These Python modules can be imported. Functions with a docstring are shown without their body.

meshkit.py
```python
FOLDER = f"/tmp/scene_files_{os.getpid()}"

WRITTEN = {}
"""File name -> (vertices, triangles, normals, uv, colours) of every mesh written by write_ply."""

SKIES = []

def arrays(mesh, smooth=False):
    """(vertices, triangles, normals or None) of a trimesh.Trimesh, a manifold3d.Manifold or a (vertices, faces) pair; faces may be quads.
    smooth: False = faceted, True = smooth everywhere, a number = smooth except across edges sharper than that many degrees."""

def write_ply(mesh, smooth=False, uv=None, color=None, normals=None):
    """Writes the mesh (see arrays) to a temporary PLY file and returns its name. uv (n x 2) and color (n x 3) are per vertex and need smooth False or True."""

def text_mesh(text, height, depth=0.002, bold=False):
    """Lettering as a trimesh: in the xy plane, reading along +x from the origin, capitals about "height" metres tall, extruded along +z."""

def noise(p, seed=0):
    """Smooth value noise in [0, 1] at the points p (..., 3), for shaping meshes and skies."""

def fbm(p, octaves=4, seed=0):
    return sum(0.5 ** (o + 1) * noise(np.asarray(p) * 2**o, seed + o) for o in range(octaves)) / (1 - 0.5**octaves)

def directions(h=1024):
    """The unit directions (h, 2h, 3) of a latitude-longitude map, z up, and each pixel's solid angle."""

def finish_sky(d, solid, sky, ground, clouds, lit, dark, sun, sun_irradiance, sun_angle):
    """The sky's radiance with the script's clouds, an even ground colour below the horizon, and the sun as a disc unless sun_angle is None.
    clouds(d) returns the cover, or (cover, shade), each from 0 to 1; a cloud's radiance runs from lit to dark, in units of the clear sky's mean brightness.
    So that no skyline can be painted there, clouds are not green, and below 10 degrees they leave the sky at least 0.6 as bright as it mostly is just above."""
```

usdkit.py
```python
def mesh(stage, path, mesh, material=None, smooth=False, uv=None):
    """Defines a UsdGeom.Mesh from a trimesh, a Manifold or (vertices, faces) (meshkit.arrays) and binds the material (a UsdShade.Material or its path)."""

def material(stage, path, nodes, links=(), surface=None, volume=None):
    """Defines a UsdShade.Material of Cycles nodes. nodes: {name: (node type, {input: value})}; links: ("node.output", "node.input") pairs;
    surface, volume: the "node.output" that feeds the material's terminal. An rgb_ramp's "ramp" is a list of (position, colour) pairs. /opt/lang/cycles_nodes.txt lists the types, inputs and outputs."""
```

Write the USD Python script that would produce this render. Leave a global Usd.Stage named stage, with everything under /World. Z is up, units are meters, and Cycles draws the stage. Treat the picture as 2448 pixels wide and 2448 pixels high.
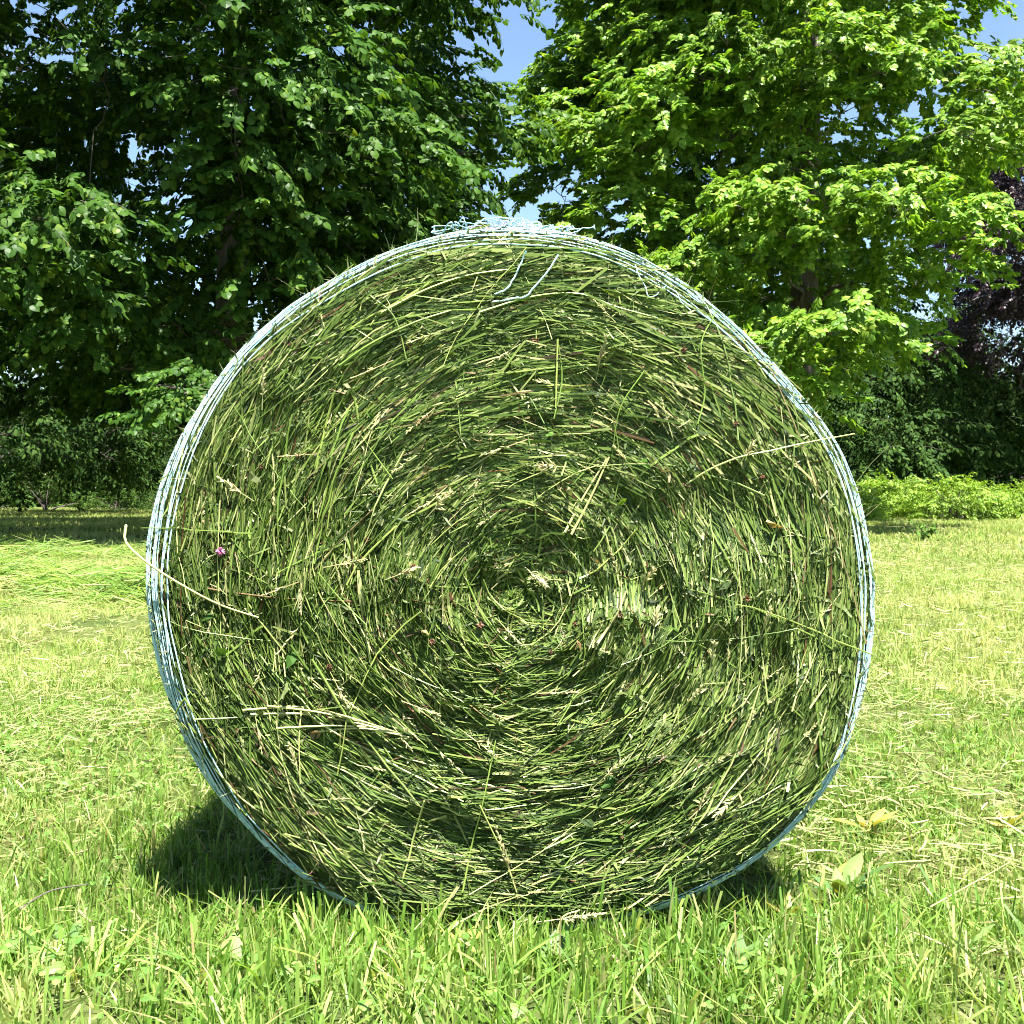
import math, numpy as np, usdkit
from meshkit import noise, fbm
from pxr import Usd, UsdGeom, UsdLux, UsdShade, Gf, Sdf, Vt

stage = Usd.Stage.CreateInMemory()
UsdGeom.SetStageUpAxis(stage, "Z")
UsdGeom.SetStageMetersPerUnit(stage, 1.0)
UsdGeom.Xform.Define(stage, "/World")
UsdGeom.Scope.Define(stage, "/World/Looks")

# ---------------------------------------------------------------- camera
CAM_H = 0.80
cam = UsdGeom.Camera.Define(stage, "/World/camera")
cam.AddTranslateOp().Set(Gf.Vec3d(0, 0, CAM_H))
cam.AddRotateXOp().Set(90 - 1.05)
cam.CreateHorizontalApertureAttr(36.0)
cam.CreateFocalLengthAttr(36.0 / (2 * 0.434))
cam.CreateFocusDistanceAttr(2.1)
cam.CreateFStopAttr(0.0)
cam.CreateExposureAttr(2.3)

# ---------------------------------------------------------------- sky and sun
SUN = np.array([0.176, -0.44, 1.0]); SUN /= np.linalg.norm(SUN)
ELEV, ROT = math.asin(SUN[2]), math.atan2(SUN[0], SUN[1])
SKY_STRENGTH, SUN_INT = 0.052, 1.25
sky_mat = usdkit.material(stage, "/World/Looks/sky", {
    "sky": ("sky_texture", {"sky_type": "single_scattering", "sun_disc": False, "sun_elevation": ELEV, "sun_rotation": ROT,
                            "air_density": 1.0, "aerosol_density": 0.25, "ozone_density": 2.5}),
    "tc": ("texture_coordinate", {}),
    "map": ("mapping", {"scale": (1.0, 1.0, 3.0)}),
    "n": ("noise_texture", {"scale": 2.6, "detail": 6.0, "roughness": 0.55}),
    "r": ("map_range", {"range_type": "smoothstep", "from_min": 0.55, "from_max": 0.8, "to_min": 0.0, "to_max": 0.3, "clamp": True}),
    "mx": ("mix_color", {"blend_type": "mix", "b": (6.2, 6.6, 7.2), "use_clamp": False}),
    "bg": ("background_shader", {"strength": SKY_STRENGTH}),
}, [("tc.generated", "map.vector"), ("map.vector", "n.vector"), ("n.fac", "r.value"), ("r.result", "mx.fac"),
    ("sky.color", "mx.a"), ("mx.result", "bg.color")], surface="bg.background")
dome = UsdLux.DomeLight.Define(stage, "/World/sky")
UsdShade.MaterialBindingAPI.Apply(dome.GetPrim()).Bind(sky_mat)
dome.GetPrim().SetCustomDataByKey("kind", "structure")
sun = UsdLux.DistantLight.Define(stage, "/World/sun")
sun.CreateNormalizeAttr(True)
sun.CreateIntensityAttr(SUN_INT)
sun.CreateAngleAttr(0.5)
sun.CreateColorAttr(Gf.Vec3f(1.0, 0.955, 0.88))
sun.AddOrientOp().Set(Gf.Quatf(Gf.Rotation(Gf.Vec3d(0, 0, 1), Gf.Vec3d(*map(float, SUN))).GetQuat()))

# ---------------------------------------------------------------- helpers
rng = np.random.default_rng(7)
U = lambda a, b, n=None: rng.uniform(a, b, n)
used = {}


def numbered(path):
    k = used.get(path, -1) + 1
    used[path] = k
    return path if k == 0 else f"{path}_{k:03d}"


tone_rng = np.random.default_rng(99)


def toned(m):
    """Gives every separate blade, leaf or stalk of the mesh a tone of its own, from 0 to 1."""
    f = np.array(m.GetFaceVertexIndicesAttr().Get()).reshape(-1, 3)
    n = len(m.GetPointsAttr().Get())
    from scipy.sparse import coo_matrix
    from scipy.sparse.csgraph import connected_components
    i, j = np.concatenate([f[:, 0], f[:, 1]]), np.concatenate([f[:, 1], f[:, 2]])
    k, lab = connected_components(coo_matrix((np.ones(len(i), np.int8), (i, j)), (n, n)), directed=False)
    v = tone_rng.random(k).astype(np.float32)[lab]
    UsdGeom.PrimvarsAPI(m).CreatePrimvar("tone", Sdf.ValueTypeNames.FloatArray, "vertex").Set(Vt.FloatArray.FromNumpy(v))
    return m


def obj(name, mesh, mat, parent=None, smooth=False, kind=None):
    base = "/World" if parent is None else str(parent.GetPath())
    m = toned(usdkit.mesh(stage, numbered(f"{base}/{name}"), mesh, mat, smooth=smooth))
    if kind:
        m.GetPrim().SetCustomDataByKey("kind", kind)
    return m.GetPrim()


def tag(p, label, cat=None, group=None, kind=None):
    for k, v in (("label", label), ("category", cat), ("group", group), ("kind", kind)):
        if v:
            p.SetCustomDataByKey(k, v)
    return p


def thing(name, label, cat, loc=(0, 0, 0), group=None):
    x = UsdGeom.Xform.Define(stage, numbered("/World/" + name))
    x.AddTranslateOp().Set(Gf.Vec3d(*map(float, loc)))
    return tag(x.GetPrim(), label, cat, group)


def unit(v):
    v = np.asarray(v, float)
    return v / np.maximum(np.linalg.norm(v, axis=-1, keepdims=True), 1e-9)


def instancer(path_parent, name, protos, mat, pos, rot, scale, idx, kind="stuff"):
    """rot: (n,3,3) rotation matrices (columns = images of x, y, z)."""
    pi = UsdGeom.PointInstancer.Define(stage, numbered(f"{path_parent}/{name}"))
    for k, m in enumerate(protos):
        mm = mat[k] if isinstance(mat, list) else mat
        toned(usdkit.mesh(stage, f"{pi.GetPath()}/piece_{k:03d}", m, mm))
        pi.CreatePrototypesRel().AddTarget(f"{pi.GetPath()}/piece_{k:03d}")
    pi.CreatePositionsAttr(Vt.Vec3fArray.FromNumpy(np.asarray(pos, np.float32)))
    pi.CreateProtoIndicesAttr(Vt.IntArray.FromNumpy(np.asarray(idx, np.int32)))
    sc = np.asarray(scale, np.float32)
    if sc.ndim == 1:
        sc = np.repeat(sc[:, None], 3, 1)
    pi.CreateScalesAttr(Vt.Vec3fArray.FromNumpy(sc))
    pi.CreateOrientationsAttr(Vt.QuathArray.FromNumpy(quats(rot).astype(np.float16)))
    pi.GetPrim().SetCustomDataByKey("kind", kind)
    return pi.GetPrim()


def quats(R):
    """Rotation matrices to (x, y, z, w)."""
    from scipy.spatial.transform import Rotation
    return Rotation.from_matrix(R).as_quat()


def frame_x(d, up=(0, 0, 1), roll=None):
    """Rotation whose x axis is d and whose z axis leans to up."""
    x = unit(d)
    y = unit(np.cross(np.broadcast_to(up, x.shape), x))
    z = np.cross(x, y)
    if roll is not None:
        c, s = np.cos(roll)[:, None], np.sin(roll)[:, None]
        y, z = y * c + z * s, z * c - y * s
    return np.stack([x, y, z], -1)


def rot_z(a):
    c, s, o, i = np.cos(a), np.sin(a), np.zeros_like(a), np.ones_like(a)
    return np.stack([np.stack([c, -s, o], -1), np.stack([s, c, o], -1), np.stack([o, o, i], -1)], -2)


def ribbons(P, side, w):
    """P (N,S,3), side (N,S,3) or (N,1,3), w (N,S) half widths -> one mesh of flat strips."""
    N, S, _ = P.shape
    o = side * w[..., None]
    v = np.stack([P - o, P + o], 2).reshape(-1, 3)
    a = np.arange(S - 1) * 2
    f = np.concatenate([np.stack([a, a + 1, a + 3], 1), np.stack([a, a + 3, a + 2], 1)])
    f = (f[None] + (np.arange(N) * S * 2)[:, None, None]).reshape(-1, 3)
    return v, f


def tubes(P, r, K=3, cap=False):
    """P (N,S,3), r (N,S) -> one mesh of K-sided tubes."""
    N, S, _ = P.shape
    T = unit(np.gradient(P, axis=1))
    ref = np.where(np.abs(T[:, :1, 2:3]) > 0.8, np.array([1.0, 0, 0]), np.array([0, 0, 1.0]))
    a = unit(np.cross(T, np.broadcast_to(ref, T.shape)))
    b = np.cross(T, a)
    ang = np.arange(K) / K * 2 * np.pi
    v = P[:, :, None] + r[:, :, None, None] * (a[:, :, None] * np.cos(ang)[:, None] + b[:, :, None] * np.sin(ang)[:, None])
    i = (np.arange(S - 1)[:, None] * K + np.arange(K)[None]).ravel()
    j = (np.arange(S - 1)[:, None] * K + (np.arange(K)[None] + 1) % K).ravel()
    f = np.concatenate([np.stack([i, j, j + K], 1), np.stack([i, j + K, i + K], 1)])
    if cap:
        for k in range(1, K - 1):
            f = np.concatenate([f, [[0, k + 1, k]], [[(S - 1) * K, (S - 1) * K + k, (S - 1) * K + k + 1]]])
    f = (f[None] + (np.arange(N) * S * K)[:, None, None]).reshape(-1, 3)
    return v.reshape(-1, 3), f


def join(parts):
    parts = [(np.asarray(v), np.asarray(f)) for v, f in parts if len(v)]
    at = np.cumsum([0] + [len(v) for v, _ in parts])
    return np.vstack([v for v, _ in parts]), np.vstack([f + a for (_, f), a in zip(parts, at)])


def curve(pts, n=14):
    """Catmull-Rom through pts."""
    p = np.asarray(pts, float)
    p = np.vstack([2 * p[0] - p[1], p, 2 * p[-1] - p[-2]])
    out, m = [], len(p) - 3
    for u in np.linspace(0, m, n):
        i = min(int(u), m - 1)
        t = u - i
        a, b, c, d = p[i:i + 4]
        out.append(0.5 * (2 * b + (c - a) * t + (2 * a - 5 * b + 4 * c - d) * t * t + (3 * b - a - 3 * c + d) * t ** 3))
    return np.array(out)


# ---------------------------------------------------------------- materials
def plant_mat(name, ramp, trans=0.35, rough=0.5, tint=(1.25, 1.15, 0.55), vary=0.35, nscale=0.6, spec=0.4, dry=None, dry_at=(0.5, 0.68), dry_scale=1.4, obj_rand=0.0, smooth_ramp=True):
    """Blade or leaf: colour by island, large uneven patches by position, some light through."""
    nodes = {
        "g": ("geometry", {}), "oi": ("object_info", {}), "tone": ("attribute", {"attribute": "tone"}),
        "mixr": ("math", {"math_type": "multiply_add", "value2": obj_rand}),
        "isl": ("math", {"math_type": "multiply", "value2": 1.0 - obj_rand}),
        "ramp": ("rgb_ramp", {"ramp": ramp, "interpolate": smooth_ramp}),
        "n": ("noise_texture", {"scale": nscale, "detail": 3.0}),
        "mr": ("map_range", {"from_min": 0.3, "from_max": 0.7, "to_min": 1.0 - vary, "to_max": 1.0 + vary, "clamp": True}),
        "hs": ("hsv", {"hue": 0.5, "saturation": 1.0, "fac": 1.0}),
        "p": ("principled_bsdf", {"roughness": rough, "specular_ior_level": spec}),
        "tr": ("translucent_bsdf", {}),
        "tm": ("mix_color", {"blend_type": "multiply", "fac": 1.0, "b": tint, "use_clamp": False}),
        "m": ("mix_closure", {"fac": trans}),
    }
    links = [("tone.fac", "isl.value1"), ("oi.random", "mixr.value1"), ("isl.value", "mixr.value3"), ("mixr.value", "ramp.fac"),
             ("g.position", "n.vector"), ("n.fac", "mr.value"), ("mr.result", "hs.value"), ("ramp.color", "hs.color")]
    col = "hs.color"
    if dry is not None:
        nodes["n2"] = ("noise_texture", {"scale": dry_scale, "detail": 4.0})
        nodes["d"] = ("map_range", {"range_type": "smoothstep", "from_min": dry_at[0], "from_max": dry_at[1], "to_min": 0.0, "to_max": 0.85, "clamp": True})
        nodes["dm"] = ("mix_color", {"blend_type": "mix", "b": dry})
        links += [("g.position", "n2.vector"), ("n2.fac", "d.value"), ("d.result", "dm.fac"), ("hs.color", "dm.a")]
        col = "dm.result"
    links += [(col, "p.base_color"), (col, "tm.a"), ("tm.result", "tr.color"), ("p.BSDF", "m.closure1"), ("tr.BSDF", "m.closure2")]
    return usdkit.material(stage, f"/World/Looks/{name}", nodes, links, surface="m.closure")


def bark_mat(name, c1, c2, scale=9.0):
    return usdkit.material(stage, f"/World/Looks/{name}", {
        "tc": ("geometry", {}), "map": ("mapping", {"scale": (1.0, 1.0, 0.18)}),
        "n": ("noise_texture", {"scale": scale, "detail": 6.0, "roughness": 0.65}),
        "r": ("rgb_ramp", {"ramp": [(0.3, c1), (0.7, c2)]}),
        "b": ("bump", {"strength": 0.9, "distance": 0.03}),
        "p": ("principled_bsdf", {"roughness": 0.9, "specular_ior_level": 0.2}),
    }, [("tc.position", "map.vector"), ("map.vector", "n.vector"), ("n.fac", "r.fac"), ("r.color", "p.base_color"), ("n.fac", "b.height"), ("b.normal", "p.normal")], surface="p.BSDF")


M = {}
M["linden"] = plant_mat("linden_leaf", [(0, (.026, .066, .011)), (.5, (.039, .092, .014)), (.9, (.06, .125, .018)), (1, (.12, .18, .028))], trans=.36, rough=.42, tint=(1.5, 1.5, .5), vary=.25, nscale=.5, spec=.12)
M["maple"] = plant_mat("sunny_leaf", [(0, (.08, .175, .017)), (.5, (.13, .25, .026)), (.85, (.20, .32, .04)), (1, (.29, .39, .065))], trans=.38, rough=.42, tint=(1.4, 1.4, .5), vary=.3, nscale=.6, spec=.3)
M["linden_young"] = plant_mat("young_linden_leaf", [(0, (.19, .32, .05)), (.5, (.28, .41, .07)), (1, (.40, .48, .12))], trans=.45, rough=.45, tint=(1.35, 1.35, .5), vary=.15, nscale=2.0, spec=.3)  # same linden leaf, brightened: sunlight on the near branch painted into the colour
M["dark"] = plant_mat("dark_wood_leaf", [(0, (.018, .045, .010)), (.6, (.032, .07, .014)), (1, (.06, .11, .02))], trans=.25, vary=.4, nscale=.4, spec=.08, rough=.65)  # background foliage darkened: shade under the trees put into the leaf colour
M["copper"] = plant_mat("copper_leaf", [(0, (.014, .008, .009)), (.6, (.028, .014, .016)), (1, (.055, .028, .028))], trans=.2, rough=.38, tint=(1.6, .7, .7), vary=.3, spec=.55)
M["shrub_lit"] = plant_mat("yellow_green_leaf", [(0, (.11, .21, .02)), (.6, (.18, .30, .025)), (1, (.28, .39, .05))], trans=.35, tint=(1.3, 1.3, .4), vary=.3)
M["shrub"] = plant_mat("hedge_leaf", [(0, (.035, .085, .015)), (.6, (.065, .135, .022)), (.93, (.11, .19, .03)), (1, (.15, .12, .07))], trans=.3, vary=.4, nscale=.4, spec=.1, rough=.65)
M["bark"] = bark_mat("bark", (.05, .042, .035), (.14, .12, .10))
M["grass"] = plant_mat("grass_blade", [(0, (.07, .155, .02)), (.4, (.14, .26, .035)), (.75, (.23, .345, .07)), (.95, (.36, .385, .15)), (1, (.34, .25, .13))], trans=.42, rough=.45, tint=(1.25, 1.25, .5), vary=.2, nscale=2.0, spec=.35, dry=(.38, .36, .16), dry_at=(.52, .78), dry_scale=2.2)
M["grass_far"] = plant_mat("far_grass_blade", [(0, (.125, .23, .035)), (.45, (.245, .355, .07)), (.8, (.385, .455, .14)), (1, (.44, .40, .20))], trans=.42, rough=.5, tint=(1.2, 1.15, .55), vary=.22, nscale=.7, spec=.3, dry=(.44, .47, .18), dry_at=(.42, .66), dry_scale=.9)
M["clip"] = plant_mat("cut_grass", [(0, (.14, .21, .05)), (.4, (.25, .30, .10)), (.75, (.39, .39, .19)), (1, (.34, .25, .15))], trans=.3, rough=.5, tint=(1.15, 1.1, .6), vary=.2, nscale=1.5)
M["clover"] = plant_mat("clover_leaf", [(0, (.09, .20, .035)), (.6, (.14, .27, .05)), (1, (.26, .36, .10))], trans=.38, vary=.2, tint=(1.3, 1.3, .5))
M["broad"] = plant_mat("broad_leaf", [(0, (.075, .155, .04)), (.6, (.11, .20, .055)), (1, (.18, .26, .08))], trans=.35, vary=.2, tint=(1.3, 1.3, .5), nscale=20)
M["yellow"] = plant_mat("yellowing_leaf", [(0, (.26, .29, .06)), (.6, (.36, .35, .08)), (1, (.36, .26, .11))], trans=.35, vary=.2, tint=(1.2, 1.1, .4), nscale=25)
M["stalks"] = plant_mat("packed_stalk", [(0, (.024, .046, .012)), (.25, (.055, .098, .019)), (.5, (.10, .16, .03)), (.72, (.16, .23, .05)), (.88, (.27, .31, .105)), (.96, (.42, .42, .20)), (.975, (.13, .065, .03)), (1, (.03, .03, .015))], trans=.28, rough=.5, tint=(1.2, 1.2, .5), vary=.16, nscale=14.0, spec=.18)
M["chaff"] = plant_mat("chaff", [(0, (.015, .03, .010)), (.4, (.05, .08, .02)), (.7, (.11, .145, .045)), (.92, (.34, .35, .18)), (.97, (.13, .065, .035)), (1, (.03, .025, .015))], trans=.15, rough=.55, vary=.3, nscale=9.0, spec=.25, tint=(1.2, 1.2, .5))
M["stem"] = plant_mat("loose_stem", [(0, (.09, .17, .025)), (.4, (.17, .26, .04)), (.75, (.32, .37, .09)), (1, (.54, .51, .26))], trans=.15, rough=.48, vary=.15, nscale=14.0, spec=.6, tint=(1.2, 1.2, .5))
M["straw"] = plant_mat("pale_straw", [(0, (.36, .37, .12)), (1, (.50, .48, .22))], trans=.15, rough=.38, vary=.15, nscale=20, spec=.6)
M["seed"] = plant_mat("seed_head", [(0, (.32, .34, .14)), (.6, (.46, .46, .22)), (1, (.40, .30, .16))], trans=.25, rough=.6, vary=.15, nscale=30)
M["pink"] = plant_mat("pink_flower", [(0, (.30, .06, .18)), (1, (.50, .20, .36))], trans=.25, vary=.1)
M["brown"] = plant_mat("dry_flower", [(0, (.08, .035, .018)), (.7, (.14, .07, .035)), (1, (.22, .13, .07))], trans=.2, vary=.2)
M["dryleaf"] = plant_mat("dry_leaf", [(0, (.20, .13, .06)), (1, (.34, .24, .11))], trans=.25, vary=.2)
M["core"] = usdkit.material(stage, "/World/Looks/bale_core", {
    "g": ("geometry", {}), "n": ("noise_texture", {"scale": 60.0, "detail": 5.0}),
    "r": ("rgb_ramp", {"ramp": [(.3, (.02, .035, .01)), (.6, (.06, .09, .022)), (.8, (.12, .14, .04))]}),
    "p": ("principled_bsdf", {"roughness": .85, "specular_ior_level": .2})},
    [("g.position", "n.vector"), ("n.fac", "r.fac"), ("r.color", "p.base_color")], surface="p.BSDF")
M["net"] = usdkit.material(stage, "/World/Looks/net_plastic", {
    "g": ("geometry", {}), "n": ("noise_texture", {"scale": 30.0, "detail": 3.0}),
    "r": ("rgb_ramp", {"ramp": [(.3, (.40, .63, .68)), (.7, (.54, .73, .77))]}),
    "p": ("principled_bsdf", {"roughness": .32, "specular_ior_level": .5}),
    "tr": ("translucent_bsdf", {"color": (.45, .72, .78)}), "m": ("mix_closure", {"fac": .25})},
    [("g.position", "n.vector"), ("n.fac", "r.fac"), ("r.color", "p.base_color"), ("p.BSDF", "m.closure1"), ("tr.BSDF", "m.closure2")], surface="m.closure")
M["net_violet"] = usdkit.material(stage, "/World/Looks/net_violet", {"p": ("principled_bsdf", {"roughness": .35, "base_color": (.36, .26, .55)})}, surface="p.BSDF")
M["soil"] = usdkit.material(stage, "/World/Looks/field", {
    "g": ("geometry", {}),
    "n": ("noise_texture", {"scale": 1.3, "detail": 5.0}), "n2": ("noise_texture", {"scale": 45.0, "detail": 6.0, "roughness": .7}),
    "r1": ("rgb_ramp", {"ramp": [(.3, (.06, .09, .025)), (.55, (.13, .15, .05)), (.75, (.21, .18, .08))]}),
    "r2": ("rgb_ramp", {"ramp": [(.3, (.25, .22, .18)), (.5, (.75, .8, .7)), (.75, (1.3, 1.25, 1.1))]}),
    "mx": ("mix_color", {"blend_type": "multiply", "fac": 1.0, "use_clamp": False}),
    "b": ("bump", {"strength": .8, "distance": .02}),
    "p": ("principled_bsdf", {"roughness": .95, "specular_ior_level": .1})},
    [("g.position", "n.vector"), ("g.position", "n2.vector"), ("n.fac", "r1.fac"), ("n2.fac", "r2.fac"), ("r1.color", "mx.a"), ("r2.color", "mx.b"),
     ("mx.result", "p.base_color"), ("n2.fac", "b.height"), ("b.normal", "p.normal")], surface="p.BSDF")


# ---------------------------------------------------------------- ground
def ground_z(x, y):
    p = np.stack([x * .35, y * .35, np.zeros_like(x)], -1)
    q = np.stack([x * 1.7, y * 1.7, np.zeros_like(x)], -1)
    near = np.clip((np.hypot(x, y - 2.6) - 1.1) / 2.0, 0, 1)
    hump = .048 * np.exp(-((y - 1.72) / .22) ** 2) * np.clip(1.6 - np.abs(x) * .5, 0, 1)
    return hump + (fbm(p, 3, 3) - .5) * .10 * near + (fbm(q, 2, 9) - .5) * .03 * (.3 + .7 * near) - .006


def sheet():
    a = np.concatenate([np.linspace(-200, -16, 24), np.linspace(-15, 15, 160), np.linspace(16, 200, 24)])
    b = np.concatenate([np.linspace(-120, -4, 16), np.linspace(-3, 14, 120), np.linspace(14.5, 60, 70), np.linspace(65, 320, 20)])
    X, Y = np.meshgrid(a, b)
    Z = ground_z(X, Y)
    v = np.stack([X, Y, Z], -1).reshape(-1, 3)
    n, m = X.shape
    i = (np.arange(n - 1)[:, None] * m + np.arange(m - 1)[None]).ravel()
    return v, np.concatenate([np.stack([i, i + 1, i + m + 1], 1), np.stack([i, i + m + 1, i + m], 1)])


tag(obj("field", sheet(), M["soil"], smooth=True), "mown hay field of short pale green grass running back to the trees", None, None, "structure")


# ---------------------------------------------------------------- grass
def blade_patch(size, n, h, w, seed, lean=.5, S=4, stub=.3):
    """A patch of upright blades, some of them cut off square."""
    r = np.random.default_rng(seed)
    # tillers: blades grow in small tufts
    nt = max(3, n // 7)
    c = r.uniform(-size / 2, size / 2, (nt, 2))
    k = r.integers(0, nt, n)
    b = c[k] + r.normal(0, .008, (n, 2))
    H = r.uniform(h[0], h[1], n) * (0.75 + .5 * r.random(nt)[k])
    a = r.uniform(0, 2 * np.pi, n)
    ln = np.abs(r.normal(0, lean, n)) * H
    t = np.linspace(0, 1, S)
    P = np.zeros((n, S, 3))
    P[..., 0] = b[:, :1] + np.cos(a)[:, None] * ln[:, None] * t ** 1.7
    P[..., 1] = b[:, 1:] + np.sin(a)[:, None] * ln[:, None] * t ** 1.7
    P[..., 2] = H[:, None] * (t - .25 * (ln / H)[:, None].clip(0, 1.6) * t ** 2)
    P[..., 2] -= .01 * (1 - t)
    f = r.uniform(0, 2 * np.pi, n)
    side = np.stack([np.cos(f), np.sin(f), np.zeros(n)], -1)[:, None]
    W = r.uniform(w[0], w[1], n)
    taper = np.where((r.random(n) < stub)[:, None], 1 - .15 * t, (1 - t ** 1.8) * .97 + .03)
    return ribbons(P, side, W[:, None] * taper)


def flat_patch(size, n, L, w, seed, z=(.005, .04), S=4):
    """Cut grass lying about."""
    r = np.random.default_rng(seed)
    b = r.uniform(-size / 2, size / 2, (n, 2))
    ln = r.uniform(L[0], L[1], n)
    a = r.uniform(0, 2 * np.pi, n)
    t = np.linspace(-.5, .5, S)
    bend = r.normal(0, .25, n)
    P = np.zeros((n, S, 3))
    P[..., 0] = b[:, :1] + np.cos(a)[:, None] * ln[:, None] * t - np.sin(a)[:, None] * (bend * ln)[:, None] * t ** 2
    P[..., 1] = b[:, 1:] + np.sin(a)[:, None] * ln[:, None] * t + np.cos(a)[:, None] * (bend * ln)[:, None] * t ** 2
    P[..., 2] = r.uniform(z[0], z[1], n)[:, None] + r.normal(0, .18, n)[:, None] * ln[:, None] * t
    tw = r.normal(0, .6, n)
    side = np.stack([-np.sin(a) * np.cos(tw), np.cos(a) * np.cos(tw), np.sin(tw)], -1)[:, None]
    return ribbons(P, side, (r.uniform(w[0], w[1], n)[:, None] * (1 - .5 * np.abs(2 * t) ** 2)))


def scatter(y0, y1, cell, slope=.47, margin=1.6):
    """Jittered grid of places over the part of the field in view."""
    pts = []
    y = y0
    while y < y1:
        hw = slope * y + margin
        xs = np.arange(-hw, hw, cell)
        pts.append(np.stack([xs + U(-.45, .45, len(xs)) * cell, np.full(len(xs), y) + U(-.45, .45, len(xs)) * cell], -1))
        y += cell
    return np.vstack(pts)


def under_bale(p, pad=0.0):
    return (np.abs(p[:, 0]) < .33 - pad) & (p[:, 1] > 2.10 + pad) & (p[:, 1] < 3.30)


def lay(name, label, protos, mat, p, sc, extra_z=0.0):
    n = len(p)
    pos = np.column_stack([p, ground_z(p[:, 0], p[:, 1]) + extra_z])
    o = instancer("/World", name, protos, mat, pos, rot_z(U(0, 2 * np.pi, n)), sc, rng.integers(0, len(protos), n))
    return tag(o, label, "grass")


front = scatter(.95, 2.0, .25)
fh = .75 + .5 * noise(np.column_stack([front * 2.2, np.zeros(len(front))]), 14)
lay("grass", "longer bright green grass in the foreground before the bale", [blade_patch(.42, 640, (.03, .085), (.0009, .0034), 80 + k, lean=.8, S=5, stub=.35) for k in range(10)], M["grass"], front, np.column_stack([np.ones(len(front)), np.ones(len(front)), fh]))
near = scatter(2.0, 5.2, .30)
near = near[~under_bale(near)]
hn = .62 + .55 * noise(np.column_stack([near * 1.3, np.zeros(len(near))]), 4)
hn *= np.where(near[:, 1] < 2.3, 1.12, np.interp(near[:, 1], [2.3, 3.2], [1.0, .72]))
lay("grass", "bright green mown grass around the foot of the bale", [blade_patch(.40, 560, (.03, .085), (.0009, .0024), 100 + k) for k in range(9)], M["grass"], near,
    np.column_stack([np.ones(len(near)) * 1.1, np.ones(len(near)) * 1.1, hn]))
mid = scatter(5.2, 14, .75, margin=2.0)
lay("grass", "pale mown grass of the field behind the bale", [blade_patch(.98, 1300, (.03, .085), (.0015, .0034), 130 + k) for k in range(7)], M["grass_far"], mid, U(.8, 1.2, len(mid)))
far = scatter(14.2, 48, 1.9, margin=3.0)
lay("grass", "distant mown grass running back to the hedge", [blade_patch(2.5, 1680, (.035, .09), (.004, .009), 160 + k, S=3) for k in range(6)], M["grass_far"], far, U(.8, 1.2, len(far)))
cl = scatter(1.0, 5.4, .36)
cl = cl[~under_bale(cl)]
dens = noise(np.column_stack([cl * 1.1, np.zeros(len(cl))]), 21)
keep = (dens + np.where(cl[:, 1] < 2.15, -.14, .16) > U(.25, .75, len(cl)))
cl = cl[keep]
lay("cut_grass", "pale dry grass clippings strewn among the stubble near the bale", [flat_patch(.5, 190, (.02, .08), (.0009, .0022), 200 + k, z=(.008, .045)) for k in range(8)], M["clip"], cl, U(.85, 1.2, len(cl)))
cm = scatter(5.2, 17, .42, margin=2.0)
lay("cut_grass", "pale grass clippings scattered over the middle of the field", [flat_patch(.6, 60, (.03, .08), (.002, .0035), 230 + k, z=(.02, .065)) for k in range(6)], M["clip"], cm, U(.85, 1.2, len(cm)))


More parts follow.
